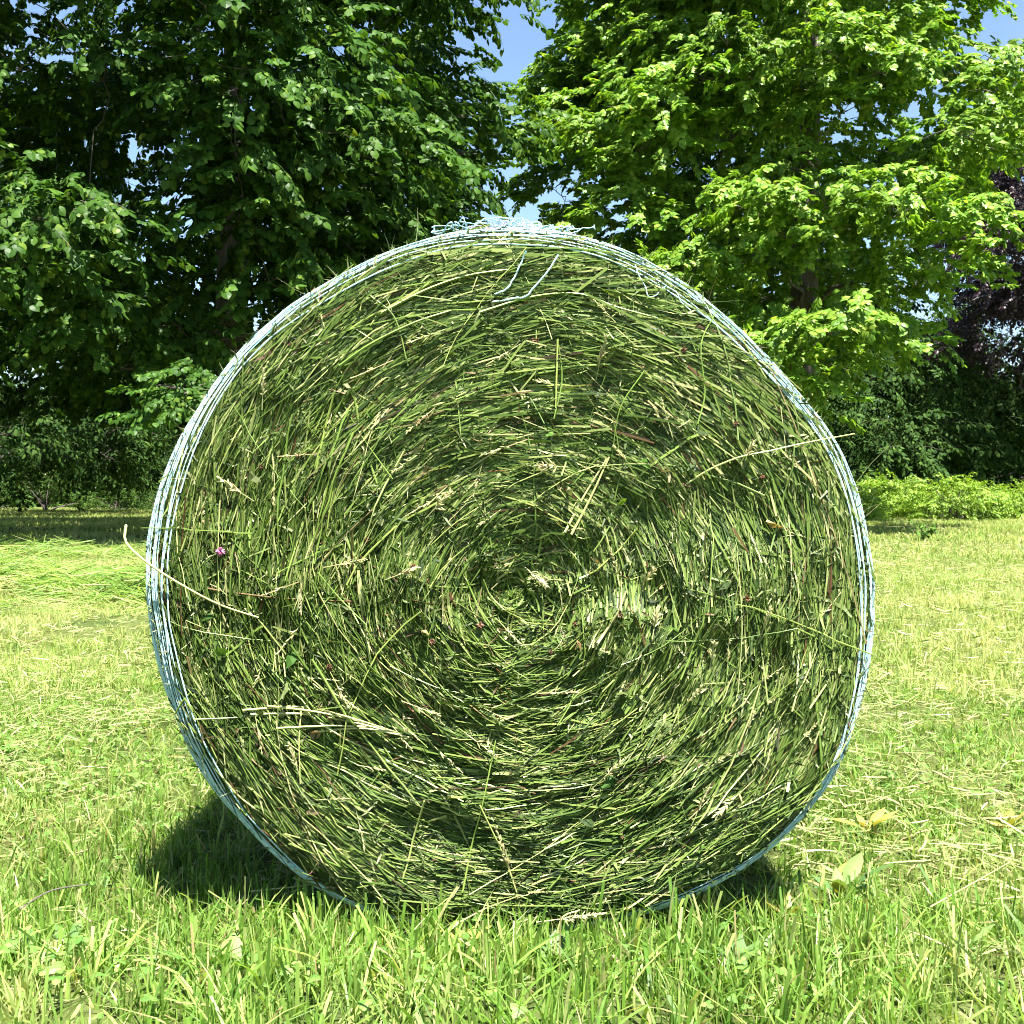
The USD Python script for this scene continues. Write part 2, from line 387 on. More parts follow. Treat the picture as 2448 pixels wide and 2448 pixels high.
def windrow():
    r = np.random.default_rng(55)
    parts = []
    for (x0, x1, y0, y1, h, n) in ((-7.0, -2.2, 8.2, 10.2, .26, 7000), (-8, -2.9, 13.2, 14.6, .16, 2500)):
        x, v = r.uniform(x0, x1, n), r.normal(0, .33, n)
        y = np.interp(x, [x0, x1], [y1, y0]) + v * 1.0
        z = np.maximum(0, h * np.exp(-(v / .38) ** 2) * (.5 + fbm(np.column_stack([x * 1.3, y * 1.3, x * 0]), 2, 5))) * r.uniform(.3, 1.05, n) + .03
        a = r.normal(.1, .8, n)
        ln = r.uniform(.12, .42, n)
        t = np.linspace(-.5, .5, 4)
        b = r.normal(0, .3, n)
        P = np.stack([x[:, None] + np.cos(a)[:, None] * ln[:, None] * t - np.sin(a)[:, None] * (b * ln)[:, None] * t * t,
                      y[:, None] + np.sin(a)[:, None] * ln[:, None] * t + np.cos(a)[:, None] * (b * ln)[:, None] * t * t,
                      z[:, None] + r.normal(0, .25, n)[:, None] * ln[:, None] * t], -1)
        tw = r.normal(.3, .5, n)
        side = np.stack([-np.sin(a) * np.cos(tw), np.cos(a) * np.cos(tw), np.sin(tw)], -1)[:, None]
        parts.append(ribbons(P, side, r.uniform(.002, .005, n)[:, None] * (1 - .6 * np.abs(2 * t) ** 2)))
    return join(parts)


tag(obj("windrow", windrow(), M["grass"]), "low row of cut green grass left lying in the field to the left of the bale", "cut grass", None, "stuff")


# ---------------------------------------------------------------- leaves and clover
def leaf_mesh(outline, rib, fold=.18, curl=.15):
    """One leaf along +x, normal +z. outline: (x, y) of the upper edge from stalk to tip; rib: x of the midrib points."""
    o = np.array(outline, float)
    n, m = len(o), len(rib)
    z = lambda x, y: -fold * np.abs(y) - curl * x * x
    mid = np.array([[x, 0, z(x, 0)] for x in rib])
    up = np.array([[x, y, z(x, y)] for x, y in o])
    dn = np.array([[x, -y, z(x, y)] for x, y in o])
    v = np.vstack([mid, up, dn])
    f = []
    seq_r, i, j = list(range(m)), 0, 0
    while i < m - 1 or j < n - 1:
        if j < n - 1 and (i == m - 1 or o[j + 1][0] <= rib[i + 1]):
            f.append((i, m + j + 1, m + j)); f.append((i, m + n + j, m + n + j + 1)); j += 1
        else:
            f.append((i, i + 1, m + j)); f.append((i, m + n + j, i + 1)); i += 1
    return v, np.array(f)


HEART = leaf_mesh([(-.02, .06), (-.12, .26), (.0, .46), (.30, .54), (.62, .40), (.86, .14), (1.0, .0)], [0, .45, 1.0], fold=.22, curl=.18)
MAPLE = leaf_mesh([(-.02, .05), (-.05, .34), (.22, .28), (.38, .55), (.56, .22), (1.0, .0)], [0, .4, 1.0], fold=.2, curl=.22)
OVAL = leaf_mesh([(0, .02), (.25, .26), (.6, .26), (1.0, .0)], [0, .5, 1.0], fold=.25, curl=.15)
LANCE = leaf_mesh([(0, .03), (.15, .13), (.4, .21), (.7, .17), (1.0, .0)], [0, .35, .7, 1.0], fold=.3, curl=.45)


def put(mesh, R, p, s):
    return mesh[0] * s @ np.asarray(R).T + p, mesh[1]


def branchlet(leaf, seed, n=20, length=.5, size=(.09, .14), spread=1.0, hang=(-1.3, -.35)):
    """A drooping twig along +x with hanging leaves; returns (whole mesh, [each leaf], twig)."""
    r = np.random.default_rng(seed)
    leaves = []
    t = np.linspace(0, 1, 6)
    tw = np.stack([length * t, .06 * np.sin(t * 3 + seed) * length, -.28 * length * t ** 2], -1)
    twig = tubes(tw[None], np.full((1, 6), .004) * (1 - .6 * t), 3)
    for k in range(n):
        u = (k + r.random()) / n
        b = np.array([np.interp(u, t, tw[:, i]) for i in range(3)])
        s = 1 if k % 2 else -1
        az = s * r.uniform(.3, 1.5) * spread
        d = unit([math.cos(az), math.sin(az), r.uniform(*hang)])
        up = unit([.35 + r.normal(0, .3), s * .2 + r.normal(0, .35), .85])
        R = frame_x(d[None], up)[0]
        pet = r.uniform(.03, .08)
        leaves.append(put(leaf, R, b + d * pet, r.uniform(*size)))
    return join(leaves + [twig]), leaves, twig


# ---------------------------------------------------------------- trees
def clump_places(clumps, r, per, trunk_xy, flat=.42, dome=False):
    """Branchlets of a tree: each clump is a drooping shelf of foliage. clumps: (x, y, z, size)."""
    P, D, K = [], [], []
    for c in clumps:
        a = c[3]
        n = max(11, int(per * a * a))
        u = unit(r.normal(0, 1, (n, 3))) * (r.random(n) ** .45)[:, None]
        if dome:   # leaves sit on the upper, outer face of the bough
            u = unit(u) * (.55 + .45 * r.random(n))[:, None]
            u[:, 2] = np.where(r.random(n) < .85, np.abs(u[:, 2]), u[:, 2])
        rho = np.hypot(u[:, 0], u[:, 1])
        off = np.column_stack([u[:, 0] * a, u[:, 1] * a, u[:, 2] * a * flat - .4 * a * rho ** 2])
        out = unit(np.array([c[0] - trunk_xy[0], c[1] - trunk_xy[1], 0.0]) + 1e-6)
        d = unit(np.column_stack([u[:, 0], u[:, 1], np.full(n, -.18)]) * 1.0 + out * .45 + r.normal(0, .3, (n, 3)))
        P.append(np.array(c[:3]) + off)
        D.append(d)
    return np.vstack(P), np.vstack(D)


def limb_path(a, b, sag, r, n=9):
    t = np.linspace(0, 1, n)[:, None]
    p = a + (b - a) * t
    L = np.linalg.norm(b - a)
    p[:, 2] += sag * L * np.sin(t[:, 0] * np.pi)
    w = r.normal(0, .035 * L, (n, 3)) * np.sin(t * np.pi)
    return p + w


def tree(name, label, base, height, trunk_r, clumps, leaf_protos, mat, per=42, group=None, seed=1, lean=(0, 0), singles=0, singles_lit_mat=None, flat=.42, limbs_as_parts=18, sc=(.85, 1.2), dome=False):
    r = np.random.default_rng(seed)
    bz = float(ground_z(np.array([base[0]]), np.array([base[1]]))[0])
    root = np.array([base[0], base[1], bz])
    T = thing(name, label, "tree", root, group)
    t = np.linspace(0, 1, 16)
    tp = np.stack([lean[0] * t ** 1.5 + .12 * np.sin(t * 5 + seed), lean[1] * t ** 1.5 + .10 * np.cos(t * 4 + seed) - .10 * np.cos(seed), height * .9 * t - .15], -1)
    tr = trunk_r * (1 - .85 * t) + trunk_r * .5 * np.exp(-t * 40)
    obj("trunk", tubes(tp[None], tr[None], 12), M["bark"], T, smooth=True)
    C = np.array(clumps, float)
    C[:, :3] -= root
    order = np.argsort(np.hypot(C[:, 0], C[:, 1]) + .15 * C[:, 2])
    nodes, rad = [p for p in tp[2:]], [x for x in tr[2:]]
    limbs = []
    for i in order:
        c = C[i, :3] - np.array([0, 0, .15 * C[i, 3]])
        N = np.array(nodes)
        d = np.linalg.norm(N - c, axis=1) + 1.2 * np.maximum(0, N[:, 2] - c[2] + .15 * np.hypot(*(N[:, :2] - c[:2]).T))
        k = int(np.argmin(d))
        p = limb_path(N[k], c, .10, r)
        r0 = min(rad[k] * .62, .014 + .022 * np.linalg.norm(c - N[k]))
        q = np.linspace(r0, .009, len(p))
        limbs.append((r0 * np.linalg.norm(c - N[k]), tubes(p[None], q[None], 6)))
        nodes += list(p[3:]); rad += list(q[3:])
        for _ in range(3):
            e = c + r.normal(0, .5, 3) * np.array([1, 1, .35]) * C[i, 3]
            limbs.append((0, tubes(limb_path(p[-2], e, .05, r, 5)[None], np.linspace(.010, .004, 5)[None], 4)))
    limbs.sort(key=lambda x: -x[0])
    for _, m in limbs[:limbs_as_parts]:
        obj("limb", m, M["bark"], T, smooth=True)
    obj("branches", join([m for _, m in limbs[limbs_as_parts:]]), M["bark"], T, smooth=True, kind="stuff")
    W = C[:, :3] + root
    inview = (np.abs(W[:, 0] / W[:, 1]) < .43) & (W[:, 2] - CAM_H < .41 * W[:, 1]) & (np.hypot(W[:, 0], W[:, 2] - .63) > .68 * W[:, 1] / 2.13)
    order = np.argsort(np.where(inview, np.linalg.norm(W - [0, 0, CAM_H], axis=1), 1e9))
    near_c, rest = (order[:10], order[10:]) if singles else (order[:0], order)
    # most boughs: eight different ones, turned and sized
    ref, boughs = float(np.mean(C[:, 3])), []
    for _ in range(8):
        p, d = clump_places([(1e-3, 0, 0, ref)], r, per, (0, 0), flat, dome)
        q, sc_ = frame_x(d, roll=r.normal(0, .35, len(p))), r.uniform(sc[0], sc[1], len(p))
        boughs.append(join([put(leaf_protos[int(r.integers(len(leaf_protos)))][0], q[k], p[k], sc_[k]) for k in range(len(p))]))
    c = C[rest]
    instancer(T.GetPath(), "crown", boughs, mat, c[:, :3], rot_z(np.arctan2(c[:, 1], c[:, 0]) + r.normal(0, .3, len(c))), np.clip(c[:, 3] / ref, .5, 2), r.integers(0, 8, len(c)))
    if singles:   # the nearest boughs; the leaves that show largest stand on their own
        P, D = clump_places(C[near_c], r, per, (0, 0), flat, dome)
        R, S, K = frame_x(D, roll=r.normal(0, .35, len(P))), r.uniform(sc[0], sc[1], len(P)), r.integers(0, len(leaf_protos), len(P))
        W = P + root
        inview = (np.abs(W[:, 0] / W[:, 1]) < .43) & (W[:, 2] - CAM_H < .41 * W[:, 1]) & (np.hypot(W[:, 0], W[:, 2] - .63) > .68 * W[:, 1] / 2.13)
        near_first = np.argsort(np.where(inview, np.linalg.norm(W - [0, 0, CAM_H], axis=1), 1e9))
        done, gone = 0, []
        for i in near_first:
            if done >= singles:
                break
            whole, leaves, twig = leaf_protos[K[i]]
            if singles_lit_mat and W[i, 1] < 12.6:
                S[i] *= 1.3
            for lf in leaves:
                obj("leaf", (lf[0] * S[i] @ R[i].T + P[i], lf[1]), singles_lit_mat if singles_lit_mat and W[i, 1] < 12.6 else mat, T)  # near branch gets the leaf colour with sunlight painted in
                done += 1
            obj("twig", (twig[0] * S[i] @ R[i].T + P[i], twig[1]), M["bark"], T)
            gone.append(i)
        keep = np.ones(len(P), bool); keep[gone] = False
        instancer(T.GetPath(), "crown", [b[0] for b in leaf_protos], mat, P[keep], R[keep], S[keep], K[keep])
    return T


def crown_clumps(center, prof, n, size, seed, ang=(0, 2 * np.pi), shell=.35, z0=1.5, z1=16, sides=None, gap=.55):
    """Clumps spread through a crown. prof: heights and radii of the crown."""
    r = np.random.default_rng(seed)
    out, tries = [], 0
    while len(out) < n and tries < n * 40:
        tries += 1
        z = r.uniform(z0, z1)
        R = np.interp(z, prof[0], prof[1])
        if r.random() > R / max(prof[1]):
            continue
        a = r.uniform(*ang)
        rr = R * (1 - shell * r.random() ** 1.2) if r.random() < .8 else R * r.random() ** .5
        s = r.uniform(*size)
        p = (center[0] + rr * math.cos(a), center[1] + rr * math.sin(a), z)
        if sides is not None and not (np.interp(z, sides[0], sides[1]) < p[0] < np.interp(z, sides[0], sides[2])):
            continue
        if any((p[0] - q[0]) ** 2 + (p[1] - q[1]) ** 2 + 3 * (p[2] - q[2]) ** 2 < (gap * s) ** 2 for q in out):
            continue
        out.append((*p, s))
    return out


lin = [branchlet(HEART, 300 + k, n=24, length=.46, size=(.062, .104)) for k in range(7)]
map_ = [branchlet(HEART if k % 2 else MAPLE, 330 + k, n=28, length=.42, size=(.07, .115), hang=(-.85, -.1)) for k in range(7)]
sml = [branchlet(OVAL, 360 + k, n=26, length=.5, size=(.06, .10)) for k in range(6)]

# left linden: a broad crown whose upper boughs overhang the lower ones
LB = (-7.2, 21.0)
cl_l = crown_clumps(LB, ([1.4, 3, 6, 9, 13, 17, 19], [6.2, 6.9, 7.6, 7.8, 6.6, 3.5, .5]), 400, (1.0, 1.6), 41, z0=2.7, z1=18.5, sides=([0, 6.5, 8, 20], [-20, -20, -20, -20], [-1.8, -1.3, -.3, -.1]))
cl_l += [(-3.02, 10.9, 1.74, .34), (-2.72, 11.0, 1.84, .34), (-2.45, 11.6, 1.85, .3), (-2.3, 13.6, 2.0, .3)]
tree("linden_tree", "broad dark linden with round drooping leaves, mostly in its own shade, left behind the bale", (-5.0, 21.5), 18, .36, cl_l, lin, M["linden"], per=36, seed=3, singles=300, singles_lit_mat=M["linden_young"])
# right tree in full sun
RB = (6.3, 25.5)
cl_r = crown_clumps(RB, ([1.3, 3, 6, 9, 12, 15, 18, 20], [5.6, 6.2, 6.0, 5.3, 4.6, 3.4, 1.8, .4]), 370, (.7, 1.15), 47, shell=.4, z0=2.5, z1=19.5, gap=.72, sides=([0, 5.5, 7.0, 7.6, 7.7, 8.9, 9.1, 11, 11.2, 20], [2.0, 2.0, .5, .4, .3, .2, -.6, -1.1, -1.2, -1.2], [7.6, 8.3, 8.5, 8.5, 11.2, 11.2, 7.4, 7.4, 10.0, 10.0]))
cl_r = [c for c in cl_r if not (abs(c[0] - 6.3) < .75 and c[1] < 25.3 and (c[2] < 5.0 or 6.6 < c[2] < 7.6 or c[2] > 9.8))]   # the trunk shows between the boughs
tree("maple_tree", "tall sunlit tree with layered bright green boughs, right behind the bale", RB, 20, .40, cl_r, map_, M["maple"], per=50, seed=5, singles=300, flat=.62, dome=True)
# copper beech at the right edge
BB = (19.4, 37.5)
cl_b = crown_clumps(BB, ([2, 5, 9, 13, 16], [4.0, 5.2, 5.2, 4.2, .8]), 150, (1.0, 1.6), 53, z0=5.6, z1=15)
tree("copper_beech", "dark purple-leaved copper beech at the right edge", BB, 15, .32, cl_b, sml, M["copper"], per=46, seed=9, flat=.4, limbs_as_parts=8)
# trees further back
for k, (x, y, h, rr, lab) in enumerate([(-17, 37, 13, 6.0, "shaded tree far back at the left edge, behind the linden"), (-3.5, 42, 9, 5.5, "low dark tree standing behind the bale between the two big trees"),
                                        (-27, 47, 11, 6.0, "broad tree at the far left behind the hedge"), (9.5, 41, 8.5, 6.0, "dark tree behind the sunlit tree, above the yellow-green shrubs"),
                                        (21, 46, 10, 6.0, "green tree at the far right beyond the copper beech")]):
    cc = crown_clumps((x, y), ([.6, 3, h * .55, h * .8, h], [rr * .9, rr, rr * .9, rr * .6, .4]), 75, (1.2, 1.9), 61 + k, z0=1.0, z1=h)
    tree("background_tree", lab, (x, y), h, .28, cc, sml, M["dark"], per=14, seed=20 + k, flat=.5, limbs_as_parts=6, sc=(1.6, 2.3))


def far_wood():
    """The wood that closes the view beyond the hedge: one dense mass of foliage."""
    r = np.random.default_rng(140)
    x = np.arange(-62, 62, 1.5)
    C = []
    for row, (yy, hh) in enumerate(((58, 5.5), (62, 7.5))):
        for xx in x:
            top = hh * (.75 + .5 * float(noise(np.array([xx * .16, row * 5.0, 0]), 8)))
            for z in np.arange(.3, top, 1.1):
                C.append((xx + r.normal(0, .5), yy + r.normal(0, .9), z, r.uniform(1.3, 1.9)))
    P, D = clump_places(C, r, 11, (0, 200), .6)
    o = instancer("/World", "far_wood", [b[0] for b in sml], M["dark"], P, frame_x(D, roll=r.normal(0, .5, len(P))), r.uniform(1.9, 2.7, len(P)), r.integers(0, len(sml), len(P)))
    tag(o, "dark green wood closing the view far behind the hedge", "woodland")


far_wood()


def shrub(name, label, x, y, h, w, mat, seed, group=None, n=24, per=130):
    r = np.random.default_rng(seed)
    bz = float(ground_z(np.array([x]), np.array([y]))[0])
    T = thing(name, label, "shrub", (x, y, bz), group)
    a, rr, zz = r.uniform(0, 2 * np.pi, n), np.sqrt(r.random(n)), r.uniform(.15, 1, n)
    rr *= w * np.sqrt(1.05 - zz ** 2 * .8)
    C = np.column_stack([rr * np.cos(a), rr * np.sin(a), zz * h * .85, r.uniform(.35, .6, n) * max(.7, h / 2.2)])
    st = [np.array([[0, 0, -.05], [c[0] * .4, c[1] * .4, c[2] * .5], [c[0], c[1], c[2]]]) for c in C]
    obj("stems", tubes(np.array([curve(s, 6) for s in st]), np.tile(np.linspace(.022, .006, 6), (n, 1)), 4), M["bark"], T, kind="stuff")
    P, D = clump_places(C, r, per, (0, 0), .7)
    ok = P[:, 2] > .05
    P, D = P[ok], D[ok]
    D[:, 2] += .25
    instancer(T.GetPath(), "foliage", [b[0] for b in sml], mat, P, frame_x(D, roll=r.normal(0, .5, len(P))), r.uniform(.6, 1.0, len(P)), r.integers(0, len(sml), len(P)))


for k, (x, y, h, w, lab) in enumerate([
        (9.35, 31.5, .95, .9, "small yellow-green shrub just right of the bale, nearest to it"), (10.7, 33.0, 1.35, 1.0, "taller yellow-green shrub with a peaked top, second from the bale on the right"),
        (11.7, 31.2, 1.35, 1.2, "broad bright yellow-green shrub in the middle of the row right of the bale"), (13.2, 31.6, 1.0, .9, "low bright yellow-green shrub near the right edge"),
        (14.5, 31.4, 1.1, 1.1, "bright yellow-green shrub cut by the right edge")]):
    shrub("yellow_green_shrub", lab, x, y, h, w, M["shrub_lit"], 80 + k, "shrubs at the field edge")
for k, (x, y, h, w, lab) in enumerate([
        (-21.0, 46, 1.2, 2.0, "green hedge shrub at the left edge of the photo"), (-18.0, 45.5, 1.9, 1.9, "tallest green hedge shrub under the linden"), (-15.6, 46.5, 1.0, 1.3, "brownish green hedge shrub between two greener ones"),
        (-13.4, 45.0, 1.25, 1.8, "rounded green hedge shrub left of the bale"), (-11.4, 45.5, 1.5, 1.7, "green hedge shrub partly hidden by the bale's left edge")]):
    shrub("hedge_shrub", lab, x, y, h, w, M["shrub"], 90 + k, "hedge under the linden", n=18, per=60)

# ---------------------------------------------------------------- the bale
YF, RHO, LEN, ZC, XC = 2.06, 0.075, 1.2, 0.629, 0.026
DM = YF + RHO
px = np.array([(960, 436), (1150, 470), (1260, 523), (1400, 640), (1500, 740), (1590, 870), (1630, 1000), (1640, 1150), (1622, 1310), (1560, 1470), (1480, 1575), (1350, 1660), (1240, 1712), (1060, 1752), (900, 1752),
               (760, 1735), (640, 1692), (530, 1612), (440, 1525), (375, 1430), (322, 1310), (291, 1180), (284, 1070), (316, 900), (378, 770), (490, 637), (590, 560), (700, 500), (830, 455)], float)
ox, oz = (px[:, 0] - 966) / 2226 * DM, CAM_H + (925 - px[:, 1]) / 2226 * DM
oth, oR = np.arctan2(oz - ZC, ox - XC), np.hypot(ox - XC, oz - ZC)
oR = oR * .991
o_ = np.argsort(oth)
TH = np.linspace(-np.pi, np.pi, 721)
RT = np.interp(TH, np.concatenate([oth[o_] - 2 * np.pi, oth[o_], oth[o_] + 2 * np.pi]), np.tile(oR[o_], 3))
F = np.fft.rfft(RT[:-1]); F[11:] = 0
RT = np.append(np.fft.irfft(F, 720), 0); RT[-1] = RT[0]


def Rof(th):
    return np.interp((th + np.pi) % (2 * np.pi) - np.pi, TH, RT)


def bump(th, s, R):
    k = np.clip((R - .03 - s) / .12, 0, 1)
    c, sn = np.cos(th), np.sin(th)
    rr = np.minimum(s, R)
    a = fbm(np.stack([s * 13, c * (1.2 + rr * 4.2), sn * (1.2 + rr * 4.2)], -1), 2, 31) - .5
    b = noise(np.stack([s * 42, c * (2 + rr * 13), sn * (2 + rr * 13)], -1), 37) - .5
    d = .048 * a + .022 * b
    d -= .022 * np.exp(-(s / .12) ** 2) - .012 * np.exp(-((s - .17) / .06) ** 2)
    return d * k + .010 * a * (1 - k)


def surf(th, s, off=0.0):
    R = Rof(th)
    a = np.clip((s - (R - RHO)) / RHO, 0, np.pi / 2)
    over = np.maximum(0, s - (R - RHO) - RHO * np.pi / 2)
    r = np.minimum(s, R - RHO) + RHO * np.sin(a)
    y = YF + RHO * (1 - np.cos(a)) + over
    nr, ny = np.sin(a), -np.cos(a)
    o = off + bump(th, s, R)
    r, y = r + nr * o, y + ny * o
    c, sn = np.cos(th), np.sin(th)
    return np.stack([XC + r * c, y, ZC + r * sn], -1), np.stack([nr * c, ny, nr * sn], -1)


def lay_strands(th0, s0, L, phi, off, lift, S=5, straight=.65, curv=None):
    N = len(th0)
    t = np.linspace(-.5, .5, S)[None]
    R = Rof(th0)
    rad = np.maximum(np.minimum(s0, R), .03)[:, None]
    al = t * L[:, None] * np.cos(phi)[:, None]
    ac = t * L[:, None] * np.sin(phi)[:, None]
    if curv is not None:
        ac = ac + curv[:, None] * L[:, None] * (t * t - .08)
    s = s0[:, None] + ac + np.where(s0 < R - .06, straight, 0.0)[:, None] * (np.sqrt(rad ** 2 + al ** 2) - rad)
    th = th0[:, None] + al / rad
    s = np.abs(s)
    P, Nn = surf(th, s)
    return P + Nn * (off[:, None] + lift[:, None] * (2 * t) ** 2 + .0 * t)[..., None], Nn


bale = thing("hay_bale", "round bale of fresh green hay bound in pale blue net standing in the field", "hay bale")


def bale_core():
    th = np.linspace(-np.pi, np.pi, 181)[:-1]
    ss = np.concatenate([np.linspace(.0, .50, 46), np.linspace(.515, .80, 24), np.linspace(.82, .63 + LEN, 24)])
    T_, S_ = np.meshgrid(th, ss, indexing="ij")
    P, _ = surf(T_, S_, np.full(T_.shape, -.014))
    n, m = T_.shape
    v = P.reshape(-1, 3)
    i = (np.arange(n)[:, None] * m + np.arange(m - 1)[None]).ravel()
    j = (((np.arange(n) + 1) % n)[:, None] * m + np.arange(m - 1)[None]).ravel()
    f = np.concatenate([np.stack([i, i + 1, j + 1], 1), np.stack([i, j + 1, j], 1)])
    cb = len(v)
    v = np.vstack([v, [[XC, v[m - 1, 1] - .02, ZC]]])
    last = np.arange(n) * m + m - 1
    f = np.vstack([f, np.stack([last, np.full(n, cb), np.roll(last, -1)], 1)])
    return v, f


obj("core", bale_core(), M["core"], bale, smooth=True)


def face_pts(n, edge=.0):
    th = U(-np.pi, np.pi, n)
    return th, np.sqrt(rng.random(n)) * (Rof(th) - RHO * .2 - edge)


def swirl(th, s):
    """Slow drift of the lie of the stalks."""
    return (fbm(np.stack([s * 7, np.cos(th) * (1 + s * 3), np.sin(th) * (1 + s * 3)], -1), 2, 77) - .5) * .8


def stalk_mass():
    parts = []
    # stems
    n = 36000
    th, s = face_pts(n)
    L = np.minimum(rng.lognormal(math.log(.20), .45, n), .06 + s * .8)
    phi = swirl(th, s) + rng.normal(0, .13, n) + np.where(rng.random(n) < .07, rng.normal(0, .7, n), 0)
    P, N = lay_strands(th, s, L, phi, U(-.010, .007, n), np.where(rng.random(n) < .15, U(-.010, .018, n), U(-.008, .001, n)), 6, curv=rng.normal(0, .10, n))
    r = rng.lognormal(math.log(.00115), .36, n)
    parts.append(tubes(P, r[:, None] * np.linspace(1.1, .75, 6)[None], 3))
    # leaf blades
    n = 20000
    th, s = face_pts(n)
    L = np.minimum(rng.lognormal(math.log(.12), .5, n), .05 + s * .8)
    phi = swirl(th, s) + rng.normal(0, .2, n) + np.where(rng.random(n) < .14, rng.normal(0, .8, n), 0)
    P, N = lay_strands(th, s, L, phi, U(-.010, .006, n), np.where(rng.random(n) < .2, U(-.010, .018, n), U(-.010, .001, n)), 5, curv=rng.normal(0, .2, n))
    T = unit(np.gradient(P, axis=1))
    b = unit(np.cross(T, N))
    tw = rng.normal(0, .7, n)[:, None, None] + rng.normal(0, .5, n)[:, None, None] * np.linspace(-1, 1, 5)[None, :, None]
    side = b * np.cos(tw) + N * np.sin(tw)
    w = rng.lognormal(math.log(.0018), .4, n)
    parts.append(ribbons(P, side, w[:, None] * np.array([.55, 1, 1, .8, .15])[None]))
    # jumbled heart of the bale
    n = 1500
    th, s = U(-np.pi, np.pi, n), np.abs(rng.normal(0, .10, n))
    P, N = lay_strands(th, s, rng.lognormal(math.log(.05), .5, n), U(-1.5, 1.5, n), U(-.006, .010, n), U(-.012, .008, n), 5, curv=rng.normal(0, .4, n), straight=1.0)
    parts.append(tubes(P, rng.lognormal(math.log(.0012), .35, n)[:, None] * np.linspace(1.1, .75, 5)[None], 3))
    # the curved flank
    n = 15000
    th = U(-np.pi, np.pi, n)
    s = Rof(th) - RHO + U(0, 1, n) ** 1.3 * (LEN + .02)
    L = rng.lognormal(math.log(.15), .4, n)
    P, N = lay_strands(th, s, L, rng.normal(0, .2, n), U(-.014, .001, n), U(-.008, .001, n), 5, straight=0)
    r = rng.lognormal(math.log(.0013), .3, n)
    parts.append(tubes(P, r[:, None] * np.linspace(1.1, .75, 5)[None], 3))
    return join(parts)


obj("packed_stalks", stalk_mass(), M["stalks"], bale, kind="stuff")


def chaff_mass():
    n = 22000
    th = U(-np.pi, np.pi, n)
    s = np.sqrt(rng.random(n)) * (Rof(th) + .02)
    L = rng.lognormal(math.log(.022), .5, n)
    phi = swirl(th, s) + rng.normal(0, 1.0, n)
    P, N = lay_strands(th, s, L, phi, U(-.004, .008, n), U(-.01, .012, n), 4, curv=rng.normal(0, .5, n))
    T = unit(np.gradient(P, axis=1))
    tw = rng.normal(0, .9, n)[:, None, None]
    side = unit(np.cross(T, N)) * np.cos(tw) + N * np.sin(tw)
    a = ribbons(P, side, rng.lognormal(math.log(.0017), .45, n)[:, None] * np.array([.4, 1, .9, .1])[None])
    # fuzz standing off the rim
    n = 2200
    th = U(-np.pi, np.pi, n)
    s = Rof(th) - RHO + U(.02, .22, n)
    L = rng.lognormal(math.log(.03), .4, n)
    P0, N0 = surf(th, s, np.full(n, -.003))
    Tn = np.stack([-np.sin(th), np.zeros(n), np.cos(th)], -1)
    d = unit(Tn * rng.normal(0, 1, n)[:, None] + N0 * U(.1, .9, n)[:, None] + rng.normal(0, .35, (n, 3)))
    t = np.linspace(0, 1, 4)[None, :, None]
    P = P0[:, None] + d[:, None] * L[:, None, None] * t + rng.normal(0, .25, (n, 1, 3)) * L[:, None, None] * t ** 2
    b = ribbons(P, unit(rng.normal(0, 1, (n, 1, 3))), U(.0006, .0014, n)[:, None] * np.array([1, .9, .7, .2])[None])
    return join([a, b])


obj("chaff", chaff_mass(), M["chaff"], bale, kind="stuff")

# stems that can be told apart on the face
n = 270
th, s = face_pts(n, .02)
L = np.minimum(U(.12, .34, n), .08 + s * .9)
phi = swirl(th, s) + rng.normal(0, .16, n)
wild = rng.random(n) < .16
phi = np.where(wild, U(-1.5, 1.5, n), phi)
P, N = lay_strands(th, s, L, phi, U(.003, .012, n), np.where(wild, U(0, .02, n), U(-.012, .008, n)), 9, curv=rng.normal(0, .07, n), straight=.8)
rad = rng.lognormal(math.log(.0012), .3, n)
for i in range(n):
    p = P[i] + rng.normal(0, .0012, P[i].shape)
    obj("stem", tubes(p[None], (rad[i] * np.linspace(1.1, .7, 9))[None], 5, cap=True), M["stem"], bale, smooth=50)


def at(x, y, d=YF - .02):
    """A place in front of the bale's face, found from the photograph."""
    return np.array([(x - 966) / 2226 * d, d, CAM_H + (925 - y) / 2226 * d])


def face_y(x, y, off=.012):
    p = at(x, y)
    th = math.atan2(p[2] - ZC, p[0] - XC); s = math.hypot(p[0] - XC, p[2] - ZC)
    return surf(np.array([th]), np.array([s]), np.array([off]))[0][0]


def stem_px(pts, r, mat, off=.014, n=16, label=None, name="stem", offs=None):
    P = np.array([face_y(x, y, off if offs is None else offs[i]) for i, (x, y) in enumerate(pts)])
    o = obj(name, tubes(curve(P, n)[None], np.linspace(r * 1.1, r * .7, n)[None], 6, cap=True), mat, bale, smooth=50)
    if label:
        o.SetCustomDataByKey("label", label)
    return o


stem_px([(250, 997), (263, 1030), (300, 1068), (360, 1112), (420, 1143), (486, 1166)], .0023, M["straw"], offs=[.05, .05, .03, .025, .02, .012], label="long yellow stem sticking out past the left rim")
stem_px([(1297, 912), (1340, 885), (1395, 862), (1450, 851), (1510, 838), (1590, 831)], .0018, M["stem"], offs=[.006, .02, .02, .02, .03, .05], label="long green stem reaching past the right rim")
for pts in ([(455, 1342), (560, 1338), (650, 1352), (745, 1385)], [(470, 1350), (570, 1352), (680, 1370), (770, 1395)], [(500, 1335), (600, 1345), (700, 1372)], [(520, 1375), (620, 1372), (720, 1376)], [(590, 1385), (680, 1378), (760, 1392)]):
    stem_px(pts, .0019, M["straw"], label="pale straw stem in the loose bundle low on the left")
for pts in ([(1066, 1004), (1100, 940), (1145, 866)], [(1078, 1008), (1112, 944), (1150, 862)]):
    stem_px(pts, .0021, M["straw"], label="pale stem slanting above the centre")
